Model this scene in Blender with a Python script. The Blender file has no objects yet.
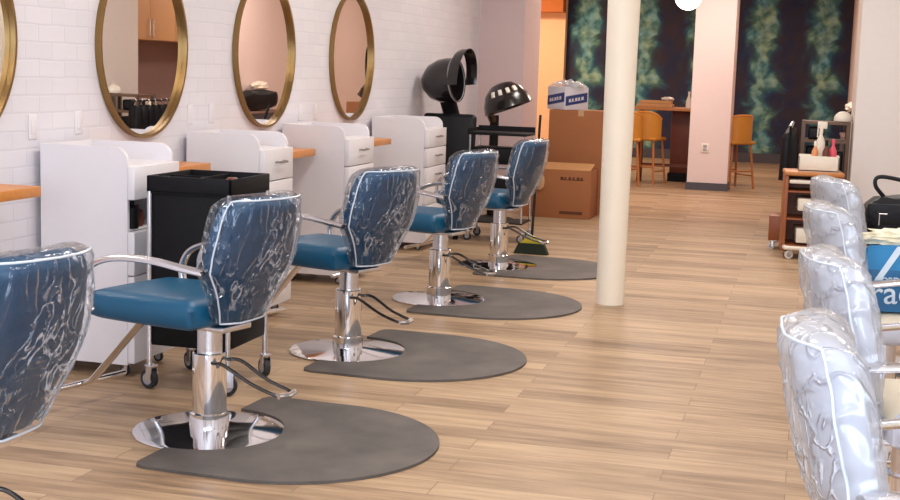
import bpy, bmesh, math, random
from mathutils import Vector, Matrix, noise
PI = math.pi
random.seed(7)
scn = bpy.context.scene
COL = scn.collection

# ------------------------------------------------------------------ materials
def srgb(r, g, b):
    f = lambda c: (c/255/12.92) if c/255 <= .04045 else ((c/255+.055)/1.055)**2.4
    return (f(r), f(g), f(b), 1)

def newmat(name):
    m = bpy.data.materials.new(name); m.use_nodes = True
    return m, m.node_tree.nodes, m.node_tree.links

def pmat(name, col, rough=.5, metal=0, noise_amt=.06, nscale=12, bump=0, bscale=60, emis=None, estr=0, spec=.5, coat=0):
    """principled material with a little procedural colour variation and bump"""
    m, N, L = newmat(name)
    b = N['Principled BSDF']
    b.inputs['Roughness'].default_value = rough
    b.inputs['Metallic'].default_value = metal
    b.inputs['Specular IOR Level'].default_value = spec
    b.inputs['Coat Weight'].default_value = coat
    tc = N.new('ShaderNodeTexCoord')
    nz = N.new('ShaderNodeTexNoise'); nz.inputs['Scale'].default_value = nscale; nz.inputs['Detail'].default_value = 3
    L.new(tc.outputs['Object'], nz.inputs['Vector'])
    mx = N.new('ShaderNodeMix'); mx.data_type = 'RGBA'
    mx.inputs[6].default_value = tuple(max(0, c*(1-noise_amt)) for c in col[:3])+(1,)
    mx.inputs[7].default_value = tuple(min(1, c*(1+noise_amt)) for c in col[:3])+(1,)
    L.new(nz.outputs['Fac'], mx.inputs[0]); L.new(mx.outputs[2], b.inputs['Base Color'])
    if bump:
        n2 = N.new('ShaderNodeTexNoise'); n2.inputs['Scale'].default_value = bscale
        L.new(tc.outputs['Object'], n2.inputs['Vector'])
        bp = N.new('ShaderNodeBump'); bp.inputs['Strength'].default_value = bump; bp.inputs['Distance'].default_value = .01
        L.new(n2.outputs['Fac'], bp.inputs['Height']); L.new(bp.outputs['Normal'], b.inputs['Normal'])
    if emis:
        b.inputs['Emission Color'].default_value = emis; b.inputs['Emission Strength'].default_value = estr
    return m

M = {}
M['teal'] = pmat('teal_vinyl', srgb(0, 80, 114), .42, bump=.1, bscale=220)
M['navy'] = pmat('dark_teal_vinyl', srgb(12, 74, 110), .45, bump=.1, bscale=200)
M['silver_vinyl'] = pmat('silver_vinyl', srgb(196, 200, 212), .42, bump=.1, bscale=200)
M['cream_vinyl'] = pmat('cream_vinyl', srgb(232, 222, 198), .45)
M['chrome'] = pmat('chrome', (.84, .84, .86, 1), .07, 1, .02)
M['satin'] = pmat('satin_steel', (.72, .72, .75, 1), .27, 1, .03)
M['lever'] = pmat('dark_steel', (.10, .095, .09, 1), .25, .9, .05)
M['handle'] = pmat('handle_metal', (.28, .26, .24, 1), .35, .9)
M['black'] = pmat('black_plastic', (.005, .005, .006, 1), .55, spec=.2)
M['blackgloss'] = pmat('black_gloss', (.012, .009, .009, 1), .22, coat=.3)
M['rubber'] = pmat('rubber', (.02, .02, .022, 1), .7)
M['grey'] = pmat('grey_plastic', (.35, .35, .37, 1), .4)
M['white'] = pmat('white_laminate', srgb(226, 222, 224), .35, noise_amt=.015)
M['white_paint'] = pmat('white_paint', srgb(226, 220, 216), .6, noise_amt=.02, bump=.06)
M['column'] = pmat('column_paint', srgb(248, 238, 218), .45, noise_amt=.02, bump=.05, bscale=25)
M['pillar'] = pmat('pillar_paint', srgb(226, 208, 204), .6, noise_amt=.02)
M['shelf_wood'] = pmat('oak_edge', srgb(205, 132, 58), .4, noise_amt=.2, nscale=25)
M['brass'] = pmat('brass', (.30, .19, .075, 1), .4, 1, .1)
M['mirror'] = pmat('mirror', (.90, .88, .86, 1), .01, 1, .0)
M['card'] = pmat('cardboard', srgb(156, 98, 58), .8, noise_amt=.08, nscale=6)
M['card_lit'] = pmat('cardboard_lit', srgb(200, 148, 96), .8, noise_amt=.08)  # paler copy of the cardboard, its lit look put into the colour
M['card_ink'] = pmat('carton_ink', srgb(92, 50, 30), .8)
M['tape'] = pmat('tape', srgb(190, 150, 110), .35)
M['pbox'] = pmat('printed_box', srgb(214, 212, 218), .55)
M['pblue'] = pmat('blue_print', srgb(40, 60, 116), .55)
M['mustard'] = pmat('mustard', srgb(190, 128, 44), .5)
M['stoolleg'] = pmat('stool_wood', srgb(176, 110, 60), .5)
M['redwood'] = pmat('red_brown_wood', srgb(98, 46, 30), .45, noise_amt=.25, nscale=8)
M['tabletop'] = pmat('table_wood', srgb(190, 124, 66), .4, noise_amt=.15)
M['cartwood'] = pmat('cart_wood', srgb(150, 84, 44), .4, noise_amt=.25, nscale=10)
M['offwhite'] = pmat('offwhite_plastic', srgb(230, 222, 206), .4)
M['darkbase'] = pmat('dark_base', srgb(74, 72, 80), .5)
M['bagblue'] = pmat('tote_blue', srgb(0, 122, 176), .45, bump=.25, bscale=9)
M['bagnavy'] = pmat('tote_dark_blue', srgb(0, 92, 140), .45, bump=.25, bscale=9)
M['strap'] = pmat('strap_white', srgb(205, 222, 232), .5)
M['tissue'] = pmat('tissue', srgb(240, 232, 205), .8, bump=.6, bscale=18)
M['leather'] = pmat('black_leather', (.007, .007, .009, 1), .45, bump=.3, bscale=40, spec=.25)
M['pink'] = pmat('pink_plastic', srgb(220, 80, 100), .4)
M['orangeb'] = pmat('amber_lotion', srgb(226, 150, 100), .4)
M['brownp'] = pmat('brown_frame', srgb(104, 80, 62), .5)
M['woodcab'] = pmat('maple_cabinet', srgb(206, 158, 112), .45, noise_amt=.06, nscale=3)
M['backsplash'] = pmat('backsplash', srgb(140, 112, 106), .5)
M['broomhead'] = pmat('broom_head', srgb(196, 178, 40), .5)
M['bristle'] = pmat('bristle', srgb(30, 42, 28), .8)
M['globe'] = pmat('globe_glass', (1, 1, 1, 1), .3, emis=(1, .93, .82, 1), estr=6)
M['ceil'] = pmat('ceiling_paint', srgb(225, 220, 214), .8)
M['soffit'] = pmat('soffit_paint', srgb(190, 105, 40), .7)
M['peach'] = pmat('peach_paint', srgb(246, 202, 160), .7)
M['mauve'] = pmat('mauve_wall', srgb(206, 184, 182), .7, noise_amt=.02)

def plastic_mat(name, milk_glint):
    m, N, L = newmat(name)
    N.remove(N['Principled BSDF']); out = N['Material Output']
    tc = N.new('ShaderNodeTexCoord')
    mp = N.new('ShaderNodeMapping'); mp.inputs['Scale'].default_value = (1, 1, .55); L.new(tc.outputs['Object'], mp.inputs['Vector'])
    def ridge(scale, dist, width, seed):
        m2_ = N.new('ShaderNodeMapping'); m2_.inputs['Location'].default_value = (seed, seed*.7, 0); L.new(mp.outputs[0], m2_.inputs['Vector'])
        n = N.new('ShaderNodeTexNoise'); n.inputs['Scale'].default_value = scale; n.inputs['Detail'].default_value = 1.5; n.inputs['Distortion'].default_value = dist
        L.new(m2_.outputs[0], n.inputs['Vector'])
        a_ = N.new('ShaderNodeMath'); a_.operation = 'SUBTRACT'; a_.inputs[1].default_value = .5; L.new(n.outputs['Fac'], a_.inputs[0])
        b_ = N.new('ShaderNodeMath'); b_.operation = 'ABSOLUTE'; L.new(a_.outputs[0], b_.inputs[0])
        c_ = N.new('ShaderNodeMapRange'); c_.interpolation_type = 'SMOOTHSTEP'; c_.inputs[1].default_value = 0; c_.inputs[2].default_value = width
        c_.inputs[3].default_value = 1; c_.inputs[4].default_value = 0; L.new(b_.outputs[0], c_.inputs[0]); return c_.outputs[0]
    r1 = ridge(6, 1.6, .05, 0); r2 = ridge(15, 1.2, .07, 4)
    msk = N.new('ShaderNodeTexNoise'); msk.inputs['Scale'].default_value = 5; L.new(tc.outputs['Object'], msk.inputs['Vector'])
    mk = N.new('ShaderNodeMapRange'); mk.inputs[1].default_value = .40; mk.inputs[2].default_value = .55; L.new(msk.outputs['Fac'], mk.inputs[0])
    q_ = N.new('ShaderNodeMath'); q_.operation = 'MULTIPLY'; L.new(r2, q_.inputs[0]); L.new(mk.outputs[0], q_.inputs[1])
    ad = N.new('ShaderNodeMath'); ad.operation = 'MULTIPLY_ADD'; ad.inputs[1].default_value = .7
    hf = N.new('ShaderNodeMath'); hf.operation = 'MULTIPLY'; hf.inputs[1].default_value = .55; L.new(r1, hf.inputs[0])
    L.new(q_.outputs[0], ad.inputs[0]); L.new(hf.outputs[0], ad.inputs[2])
    bp = N.new('ShaderNodeBump'); bp.inputs['Strength'].default_value = 1; bp.inputs['Distance'].default_value = .012
    L.new(ad.outputs[0], bp.inputs['Height'])
    gl = N.new('ShaderNodeBsdfGlossy'); gl.inputs['Roughness'].default_value = .07+milk_glint[0]*.5; gl.inputs['Color'].default_value = (1, 1, 1, 1)
    L.new(bp.outputs['Normal'], gl.inputs['Normal'])
    tr = N.new('ShaderNodeBsdfTransparent'); tr.inputs['Color'].default_value = (.93, .95, .97, 1)
    df = N.new('ShaderNodeBsdfDiffuse'); df.inputs['Color'].default_value = (.86, .9, .95, 1)
    L.new(bp.outputs['Normal'], df.inputs['Normal'])
    # pale streaks along the creases: highlights put into the film colour by distorted noise
    cl = N.new('ShaderNodeMath'); cl.operation = 'MULTIPLY'; L.new(q_.outputs[0], cl.inputs[0]); cl.inputs[1].default_value = 1.0
    mr = N.new('ShaderNodeMapRange'); mr.inputs[1].default_value = .45; mr.inputs[2].default_value = 1
    mr.inputs[3].default_value = milk_glint[0]; mr.inputs[4].default_value = milk_glint[1]; L.new(cl.outputs[0], mr.inputs[0])
    m1 = N.new('ShaderNodeMixShader'); L.new(mr.outputs[0], m1.inputs[0]); L.new(tr.outputs[0], m1.inputs[1]); L.new(df.outputs[0], m1.inputs[2])
    fr = N.new('ShaderNodeFresnel'); fr.inputs['IOR'].default_value = 1.5; L.new(bp.outputs['Normal'], fr.inputs['Normal'])
    fm = N.new('ShaderNodeMath'); fm.operation = 'MULTIPLY_ADD'; fm.inputs[1].default_value = .55; fm.inputs[2].default_value = milk_glint[2]
    L.new(fr.outputs[0], fm.inputs[0])
    m2 = N.new('ShaderNodeMixShader'); L.new(fm.outputs[0], m2.inputs[0]); L.new(m1.outputs[0], m2.inputs[1]); L.new(gl.outputs[0], m2.inputs[2])
    L.new(m2.outputs[0], out.inputs['Surface'])
    return m
M['film'] = plastic_mat('clear_plastic_film', (.0, .42, .035))
M['film_white'] = plastic_mat('milky_plastic_film', (.26, .60, .05))
M['seam'] = pmat('welded_seam', srgb(205, 215, 225), .25)

def floor_mat():
    m, N, L = newmat('floor_planks'); b = N['Principled BSDF']
    tc = N.new('ShaderNodeTexCoord')
    br = N.new('ShaderNodeTexBrick'); br.offset = .37; br.inputs['Scale'].default_value = 1
    br.inputs['Brick Width'].default_value = 1.22; br.inputs['Row Height'].default_value = .152
    br.inputs['Mortar Size'].default_value = .0016; br.inputs['Bias'].default_value = 0
    br.inputs['Color1'].default_value = (0, 0, 0, 1); br.inputs['Color2'].default_value = (1, 1, 1, 1); br.inputs['Mortar'].default_value = (.2, .2, .2, 1)
    L.new(tc.outputs['Object'], br.inputs['Vector'])
    mp = N.new('ShaderNodeMapping'); mp.inputs['Scale'].default_value = (.9, 9, 1); L.new(tc.outputs['Object'], mp.inputs['Vector'])
    # the grain shifts from plank to plank
    off = N.new('ShaderNodeVectorMath'); off.operation = 'MULTIPLY_ADD'; off.inputs[1].default_value = (7, 3, 5)
    L.new(br.outputs['Color'], off.inputs[0]); L.new(mp.outputs[0], off.inputs[2])
    g = N.new('ShaderNodeTexNoise'); g.inputs['Scale'].default_value = 2.2; g.inputs['Detail'].default_value = 6; g.inputs['Roughness'].default_value = .65
    L.new(off.outputs[0], g.inputs['Vector'])
    mix = N.new('ShaderNodeMath'); mix.operation = 'MULTIPLY_ADD'; mix.inputs[1].default_value = .22
    sep = N.new('ShaderNodeSeparateColor'); L.new(br.outputs['Color'], sep.inputs[0]); L.new(sep.outputs[0], mix.inputs[0])
    sc = N.new('ShaderNodeMath'); sc.operation = 'MULTIPLY'; sc.inputs[1].default_value = .84; L.new(g.outputs['Fac'], sc.inputs[0]); L.new(sc.outputs[0], mix.inputs[2])
    cr = N.new('ShaderNodeValToRGB'); e = cr.color_ramp.elements
    e[0].position = .27; e[0].color = srgb(116, 93, 72); e[1].position = .74; e[1].color = srgb(196, 168, 134)
    k = e.new(.5); k.color = srgb(166, 138, 108)
    L.new(mix.outputs[0], cr.inputs[0])
    mm = N.new('ShaderNodeMix'); mm.data_type = 'RGBA'; L.new(br.outputs['Fac'], mm.inputs[0]); L.new(cr.outputs[0], mm.inputs[6]); mm.inputs[7].default_value = srgb(120, 97, 76)
    L.new(mm.outputs[2], b.inputs['Base Color'])
    b.inputs['Roughness'].default_value = .42; b.inputs['Specular IOR Level'].default_value = .35
    bp = N.new('ShaderNodeBump'); bp.inputs['Strength'].default_value = .12; bp.inputs['Distance'].default_value = .004
    L.new(g.outputs['Fac'], bp.inputs['Height']); L.new(bp.outputs[0], b.inputs['Normal'])
    return m
M['floor'] = floor_mat()

def brick_mat():
    m, N, L = newmat('painted_brick'); b = N['Principled BSDF']
    tc = N.new('ShaderNodeTexCoord'); sp = N.new('ShaderNodeSeparateXYZ'); cb = N.new('ShaderNodeCombineXYZ')
    L.new(tc.outputs['Object'], sp.inputs[0]); L.new(sp.outputs[1], cb.inputs[0]); L.new(sp.outputs[2], cb.inputs[1])
    nz = N.new('ShaderNodeTexNoise'); nz.inputs['Scale'].default_value = 6; L.new(tc.outputs['Object'], nz.inputs['Vector'])
    vm = N.new('ShaderNodeVectorMath'); vm.operation = 'MULTIPLY_ADD'; vm.inputs[1].default_value = (.012, .012, 0)
    L.new(nz.outputs['Color'], vm.inputs[0]); L.new(cb.outputs[0], vm.inputs[2])
    br = N.new('ShaderNodeTexBrick'); br.inputs['Scale'].default_value = 1; br.inputs['Brick Width'].default_value = .225; br.inputs['Row Height'].default_value = .082
    br.inputs['Mortar Size'].default_value = .007; br.inputs['Mortar Smooth'].default_value = .8
    br.inputs['Color1'].default_value = srgb(222, 219, 224); br.inputs['Color2'].default_value = srgb(217, 214, 220); br.inputs['Mortar'].default_value = srgb(214, 211, 217)
    L.new(vm.outputs[0], br.inputs['Vector']); L.new(br.outputs['Color'], b.inputs['Base Color'])
    b.inputs['Roughness'].default_value = .6
    iv = N.new('ShaderNodeMath'); iv.operation = 'SUBTRACT'; iv.inputs[0].default_value = 1; L.new(br.outputs['Fac'], iv.inputs[1])
    n2 = N.new('ShaderNodeTexNoise'); n2.inputs['Scale'].default_value = 18; n2.inputs['Detail'].default_value = 4; L.new(tc.outputs['Object'], n2.inputs['Vector'])
    a = N.new('ShaderNodeMath'); a.operation = 'MULTIPLY_ADD'; a.inputs[1].default_value = .5; L.new(n2.outputs['Fac'], a.inputs[0]); L.new(iv.outputs[0], a.inputs[2])
    bp = N.new('ShaderNodeBump'); bp.inputs['Strength'].default_value = .2; bp.inputs['Distance'].default_value = .004
    L.new(a.outputs[0], bp.inputs['Height']); L.new(bp.outputs[0], b.inputs['Normal'])
    return m
M['brick'] = brick_mat()

def mat_mat():
    m, N, L = newmat('salon_mat'); b = N['Principled BSDF']
    tc = N.new('ShaderNodeTexCoord'); n = N.new('ShaderNodeTexNoise'); n.inputs['Scale'].default_value = 3.5; n.inputs['Detail'].default_value = 5
    L.new(tc.outputs['Object'], n.inputs['Vector'])
    cr = N.new('ShaderNodeValToRGB'); e = cr.color_ramp.elements
    e[0].position = .35; e[0].color = srgb(76, 71, 67); e[1].position = .75; e[1].color = srgb(104, 97, 91)
    L.new(n.outputs['Fac'], cr.inputs[0]); L.new(cr.outputs[0], b.inputs['Base Color']); b.inputs['Roughness'].default_value = .62
    return m
M['mat'] = mat_mat()

def wallpaper_mat():
    m, N, L = newmat('smoky_wallpaper'); b = N['Principled BSDF']; b.inputs['Roughness'].default_value = .7; b.inputs['Specular IOR Level'].default_value = .2
    tc = N.new('ShaderNodeTexCoord'); sp = N.new('ShaderNodeSeparateXYZ'); L.new(tc.outputs['Object'], sp.inputs[0])
    def mth(op, a, bb=None, c=None):
        n = N.new('ShaderNodeMath'); n.operation = op
        for i, v in enumerate((a, bb, c)):
            if v is None: continue
            if isinstance(v, (int, float)): n.inputs[i].default_value = v
            else: L.new(v, n.inputs[i])
        return n.outputs[0]
    P, Q = 1.05, 1.45
    fx = mth('FLOORED_MODULO', mth('ADD', sp.outputs[0], 20.31), P)
    fz = mth('FLOORED_MODULO', mth('ADD', sp.outputs[2], 20.25), Q)
    cb = N.new('ShaderNodeCombineXYZ'); L.new(fx, cb.inputs[0]); L.new(sp.outputs[2], cb.inputs[1])
    n1 = N.new('ShaderNodeTexNoise'); n1.inputs['Scale'].default_value = 2.6; n1.inputs['Detail'].default_value = 5; n1.inputs['Distortion'].default_value = .8; L.new(cb.outputs[0], n1.inputs['Vector'])
    # a meandering green plume in every repeat, brightest where it flares
    wob = mth('MULTIPLY', mth('SUBTRACT', n1.outputs['Fac'], .5), .9)
    d = mth('ABSOLUTE', mth('SUBTRACT', mth('ADD', fx, wob), .52))
    pl = N.new('ShaderNodeMapRange'); pl.interpolation_type = 'SMOOTHERSTEP'
    L.new(d, pl.inputs[0]); pl.inputs[1].default_value = .0; pl.inputs[2].default_value = .40; pl.inputs[3].default_value = 1; pl.inputs[4].default_value = 0
    n2 = N.new('ShaderNodeTexNoise'); n2.inputs['Scale'].default_value = 5; n2.inputs['Detail'].default_value = 4; L.new(cb.outputs[0], n2.inputs['Vector'])
    st = mth('MULTIPLY', pl.outputs[0], mth('ADD', mth('MULTIPLY', n2.outputs['Fac'], 1.3), .10))
    cr = N.new('ShaderNodeValToRGB'); e = cr.color_ramp.elements
    e[0].position = 0; e[0].color = srgb(58, 58, 70); e[1].position = .9; e[1].color = srgb(150, 196, 170)
    k = e.new(.25); k.color = srgb(58, 82, 92)
    k = e.new(.55); k.color = srgb(76, 124, 112)
    L.new(st, cr.inputs[0])
    n3 = N.new('ShaderNodeTexNoise'); n3.inputs['Scale'].default_value = 3; n3.inputs['Detail'].default_value = 3; L.new(tc.outputs['Object'], n3.inputs['Vector'])
    c2 = N.new('ShaderNodeValToRGB'); q = c2.color_ramp.elements
    q[0].position = .35; q[0].color = (.62, .80, 1.25, 1); q[1].position = .62; q[1].color = (1.12, .92, .92, 1)
    L.new(n3.outputs['Fac'], c2.inputs[0])
    mu = N.new('ShaderNodeMix'); mu.data_type = 'RGBA'; mu.blend_type = 'MULTIPLY'; mu.inputs[0].default_value = 1
    L.new(cr.outputs[0], mu.inputs[6]); L.new(c2.outputs[0], mu.inputs[7]); L.new(mu.outputs[2], b.inputs['Base Color'])
    return m
M['wallpaper'] = wallpaper_mat()

# ------------------------------------------------------------------ geometry helpers
def obj(name, bm, mat, parent=None, smooth=True, angle=35):
    me = bpy.data.meshes.new(name); bmesh.ops.recalc_face_normals(bm, faces=bm.faces[:]); bm.to_mesh(me); bm.free()
    if smooth:
        for p in me.polygons: p.use_smooth = True
        me.set_sharp_from_angle(angle=math.radians(angle))
    me.materials.append(M[mat] if isinstance(mat, str) else mat)
    o = bpy.data.objects.new(name, me); COL.objects.link(o)
    if parent is not None: o.parent = parent
    return o

def thing(name, label, cat, loc=(0, 0, 0), rz=0, group=None):
    o = bpy.data.objects.new(name, None); COL.objects.link(o); o.empty_display_size = .1
    o.location = loc; o.rotation_euler = (0, 0, rz); return tag(o, label, cat, group)

def tag(o, label, cat, group=None):
    o['label'] = label; o['category'] = cat
    if group: o['group'] = group
    return o

def struct(name, bm, mat, smooth=False):
    o = obj(name, bm, mat, None, smooth); o['kind'] = 'structure'; return o

def box(bm, x0, x1, y0, y1, z0, z1, bev=0, seg=2, mtx=None):
    r = bmesh.ops.create_cube(bm, size=1)
    vs = r['verts']
    for v in vs:
        v.co = Vector(((x0+x1)/2+v.co.x*(x1-x0), (y0+y1)/2+v.co.y*(y1-y0), (z0+z1)/2+v.co.z*(z1-z0)))
    if bev:
        es = list({e for v in vs for e in v.link_edges})
        rr = bmesh.ops.bevel(bm, geom=es, offset=bev, segments=seg, profile=.5, affect='EDGES')
        vs = list({v for f in rr['faces'] for v in f.verts} | {v for v in vs if v.is_valid})
    if mtx is not None:
        for v in vs: v.co = mtx @ v.co
    return bm

def B(*a, **k):
    bm = bmesh.new(); box(bm, *a, **k); return bm

def lathe(bm, prof, seg=40, c=(0, 0, 0), axis='z', mtx=None):
    """prof: list of (r, h)"""
    rings = []
    for r, h in prof:
        ring = []
        for i in range(seg):
            a = 2*PI*i/seg; p = Vector((r*math.cos(a), r*math.sin(a), h))
            if axis == 'x': p = Vector((p.z, p.x, p.y))
            if axis == 'y': p = Vector((p.x, p.z, p.y))
            p = p+Vector(c)
            if mtx is not None: p = mtx @ p
            ring.append(bm.verts.new(p))
        rings.append(ring)
    for a, b in zip(rings, rings[1:]):
        for i in range(seg):
            bm.faces.new((a[i], a[(i+1) % seg], b[(i+1) % seg], b[i]))
    bm.faces.new(rings[0][::-1]); bm.faces.new(rings[-1])
    return bm

def smooth_path(pts, n=8):
    P = [Vector(p) for p in pts]
    if len(P) < 3: return P
    out = []
    for i in range(len(P)-1):
        p0 = P[i-1] if i else P[0]*2-P[1]
        p1, p2 = P[i], P[i+1]
        p3 = P[i+2] if i+2 < len(P) else P[-1]*2-P[-2]
        for k in range(n):
            t = k/n
            out.append(.5*((2*p1)+(p2-p0)*t+(2*p0-5*p1+4*p2-p3)*t*t+(3*p1-p0-3*p2+p3)*t**3))
    out.append(P[-1]); return out

def tube(bm, pts, r, seg=10, closed=False, flat=None, up=None):
    """tube along pts; r a number or list; flat=(a,b) elliptical section"""
    P = [Vector(p) for p in pts]; n = len(P); rings = []
    prev = None
    for i, p in enumerate(P):
        if closed: t = P[(i+1) % n]-P[i-1]
        else: t = P[min(i+1, n-1)]-P[max(i-1, 0)]
        t.normalize()
        if up is not None: u = Vector(up)
        elif prev is None: u = Vector((0, 0, 1)) if abs(t.z) < .9 else Vector((1, 0, 0))
        else: u = prev
        s = t.cross(u); s.normalize(); u = s.cross(t); u.normalize(); prev = u
        rr = r[i] if isinstance(r, (list, tuple)) else r
        fa, fb = flat if flat else (1, 1)
        rings.append([bm.verts.new(p+s*math.cos(2*PI*k/seg)*rr*fa+u*math.sin(2*PI*k/seg)*rr*fb) for k in range(seg)])
    m = n if closed else n-1
    for i in range(m):
        a, b = rings[i], rings[(i+1) % n]
        for k in range(seg): bm.faces.new((a[k], a[(k+1) % seg], b[(k+1) % seg], b[k]))
    if not closed: bm.faces.new(rings[0][::-1]); bm.faces.new(rings[-1])
    return bm

def T(pts, r, **k):
    bm = bmesh.new(); tube(bm, pts, r, **k); return bm

def prism(bm, poly, lo, hi, plane='xz'):
    """extrude a 2D polygon; plane xz -> along y, xy -> along z, yz -> along x"""
    def P(a, b, h):
        return {'xz': (a, h, b), 'xy': (a, b, h), 'yz': (h, a, b)}[plane]
    A = [bm.verts.new(P(a, b, lo)) for a, b in poly]; Bv = [bm.verts.new(P(a, b, hi)) for a, b in poly]
    n = len(poly)
    for i in range(n): bm.faces.new((A[i], A[(i+1) % n], Bv[(i+1) % n], Bv[i]))
    fs = [bm.faces.new(A[::-1]), bm.faces.new(Bv)]
    bmesh.ops.triangulate(bm, faces=fs)
    return bm

def dup(root, loc, rz, label=None, group=None):
    r = root.copy(); COL.objects.link(r); r.location = loc; r.rotation_euler = (0, 0, rz)
    if label: r['label'] = label
    if group: r['group'] = group
    for ch in list(root.children):
        c = ch.copy(); COL.objects.link(c); c.parent = r
        for g in list(ch.children):
            d = g.copy(); COL.objects.link(d); d.parent = c
    return r

# ------------------------------------------------------------------ camera
f_px, yaw, pit, roll, H = 1341., .2579, .1337, .0318, 1.4867
Fv = Vector((-math.sin(yaw)*math.cos(pit), math.cos(yaw)*math.cos(pit), -math.sin(pit)))
Rv = Vector((math.cos(yaw), math.sin(yaw), 0)); Uv = Rv.cross(Fv)
R2 = math.cos(roll)*Rv+math.sin(roll)*Uv; U2 = -math.sin(roll)*Rv+math.cos(roll)*Uv
cd = bpy.data.cameras.new('camera'); cam = bpy.data.objects.new('camera', cd); COL.objects.link(cam)
mw = Matrix((R2, U2, -Fv)).transposed().to_4x4(); mw.translation = (0, 0, H); cam.matrix_world = mw
cd.sensor_width = 36; cd.sensor_fit = 'HORIZONTAL'; cd.lens = 36*f_px/900; cd.clip_start = .05
scn.camera = cam

# ------------------------------------------------------------------ setting
CH = 3.3
XW = -3.5
struct('floor', B(-6, 4.4, -2, 26, -.12, 0), 'floor')
struct('ceiling', B(-6, 4.4, -2, 26, CH, CH+.1), 'ceil')
struct('wall_left', B(XW-.2, XW, -1.6, 14.25, 0, CH), 'brick')
struct('wall_left_return', B(-3.7, -3.01, 14.25, 15.1, 0, CH), 'mauve')
# dark back wall with the smoky paper
struct('wall_back', B(-4.42, 4.2, 24.7, 24.9, 0, CH), 'wallpaper')
struct('baseboard_back', B(-4.4, .62, 24.66, 24.7, 0, .17), 'darkbase')
struct('wall_alcove', B(-6, -4.42, 24.5, 24.9, 0, CH), 'peach')
struct('wall_alcove_left', B(-6, -5.9, 15.1, 24.5, 0, CH), 'peach')
struct('trim_alcove_header', B(-5.9, -4.42, 24.2, 24.5, 2.58, CH), 'soffit')
struct('wall_right_front', B(.39, 4.3, 12.6, 13.87, 0, CH), 'white_paint')
struct('wall_right_recess', B(1.05, 1.2, 13.87, 16.5, 0, CH), 'backsplash')
struct('wall_right_rear', B(.62, 1.2, 16.5, 24.7, 0, CH), 'pillar')
struct('wall_right', B(2.6, 2.8, -1.6, 12.6, 0, CH), 'white_paint')
bm = bmesh.new()
box(bm, -3.7, -3.1, -1.7, -1.5, 0, CH); box(bm, 2.3, 2.8, -1.7, -1.5, 0, CH); box(bm, -3.1, 2.3, -1.7, -1.5, 0, .45); box(bm, -3.1, 2.3, -1.7, -1.5, 2.8, CH)
struct('wall_front', bm, 'white_paint')
bm = bmesh.new()
for x in (-3.1, -1.3, .5, 2.24): box(bm, x, x+.06, -1.64, -1.56, .45, 2.8)
box(bm, -3.1, 2.3, -1.64, -1.56, .45, .51); box(bm, -3.1, 2.3, -1.64, -1.56, 2.74, 2.8)
struct('window_1', bm, 'darkbase')
# free standing pillar with its dark base and outlet
struct('trim_pillar', B(-1.535, -1.01, 18.1, 18.75, .1, CH), 'pillar')
struct('trim_pillar_base', B(-1.55, -.995, 18.08, 18.77, 0, .1), 'darkbase')
p = tag(obj('wall_outlet', B(-1.37, -1.27, 18.09, 18.1, .5, .62, bev=.004), 'offwhite'), 'small square white wall outlet plate on the pink rectangular pillar', 'outlet')
obj('socket', B(-1.345, -1.295, 18.086, 18.092, .525, .56, bev=.002), 'grey', p); obj('socket', B(-1.345, -1.295, 18.086, 18.092, .57, .605, bev=.002), 'grey', p)
# round column
bm = bmesh.new(); lathe(bm, [(.092, 0), (.094, .6), (.1, 1.6), (.108, 2.4), (.112, CH)], 48, (-1.19, 8.66, 0))
struct('trim_column', bm, 'column', smooth=True)

# electrical cover plates along the brick wall, above the cabinets
for i, (y, z, lab) in enumerate(((5.56, 1.16, 'thin white wall plate left of the nearest white cabinet top'), (5.97, 1.17, 'thin white wall plate left of the second round mirror'),
        (7.21, 1.18, 'thin white wall plate just right of the second round mirror'), (7.50, 1.18, 'thin white wall plate just left of the third round mirror'),
        (8.97, 1.15, 'thin white wall plate just right of the third round mirror'), (9.28, 1.15, 'thin white wall plate just left of the farthest round mirror'))):
    o = tag(obj('wall_plate', B(XW, XW+.005, y-.035, y+.035, z-.058, z+.058, bev=.003), 'white'), lab, 'wall plate', 'wall plates on the brick wall')
    obj('socket', B(XW+.0052, XW+.007, y-.017, y+.017, z-.035, z+.035, bev=.0015), 'white', o)

# ------------------------------------------------------------------ mirrors
def make_mirror():
    t = thing('round_mirror', '', 'mirror')
    Rr = .492
    bm = bmesh.new(); lathe(bm, [(Rr-.018, .004), (Rr-.018, .006)], 96, axis='x'); obj('mirror_glass', bm, 'mirror', t)
    bm = bmesh.new(); seg = 96; sec = [(Rr-.016, .0), (Rr-.016, .034), (Rr, .034), (Rr, .0)]
    rings = [[bm.verts.new((h, r*math.cos(2*PI*i/seg), r*math.sin(2*PI*i/seg))) for i in range(seg)] for r, h in sec]
    for k in range(4):
        a, b = rings[k], rings[(k+1) % 4]
        for i in range(seg): bm.faces.new((a[i], a[(i+1) % seg], b[(i+1) % seg], b[i]))
    obj('frame', bm, 'brass', t)
    return t
mir = make_mirror()
ml = ['nearest round brass-framed mirror, cut off by the left edge', 'round brass-framed mirror above the nearest white cabinet, reflecting wooden cupboards',
      'round brass-framed mirror above the second white cabinet, third from the left', 'farthest round brass-framed mirror, nearest the black hood dryers']
for i, (y, l) in enumerate(zip((4.90, 6.62, 8.29, 10.03), ml)):
    o = mir if i == 0 else dup(mir, (XW+.002, y, 1.56), 0)
    o.location = (XW+.002, y, 1.56); o['label'] = l; o['group'] = 'round mirrors on the brick wall'

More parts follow.
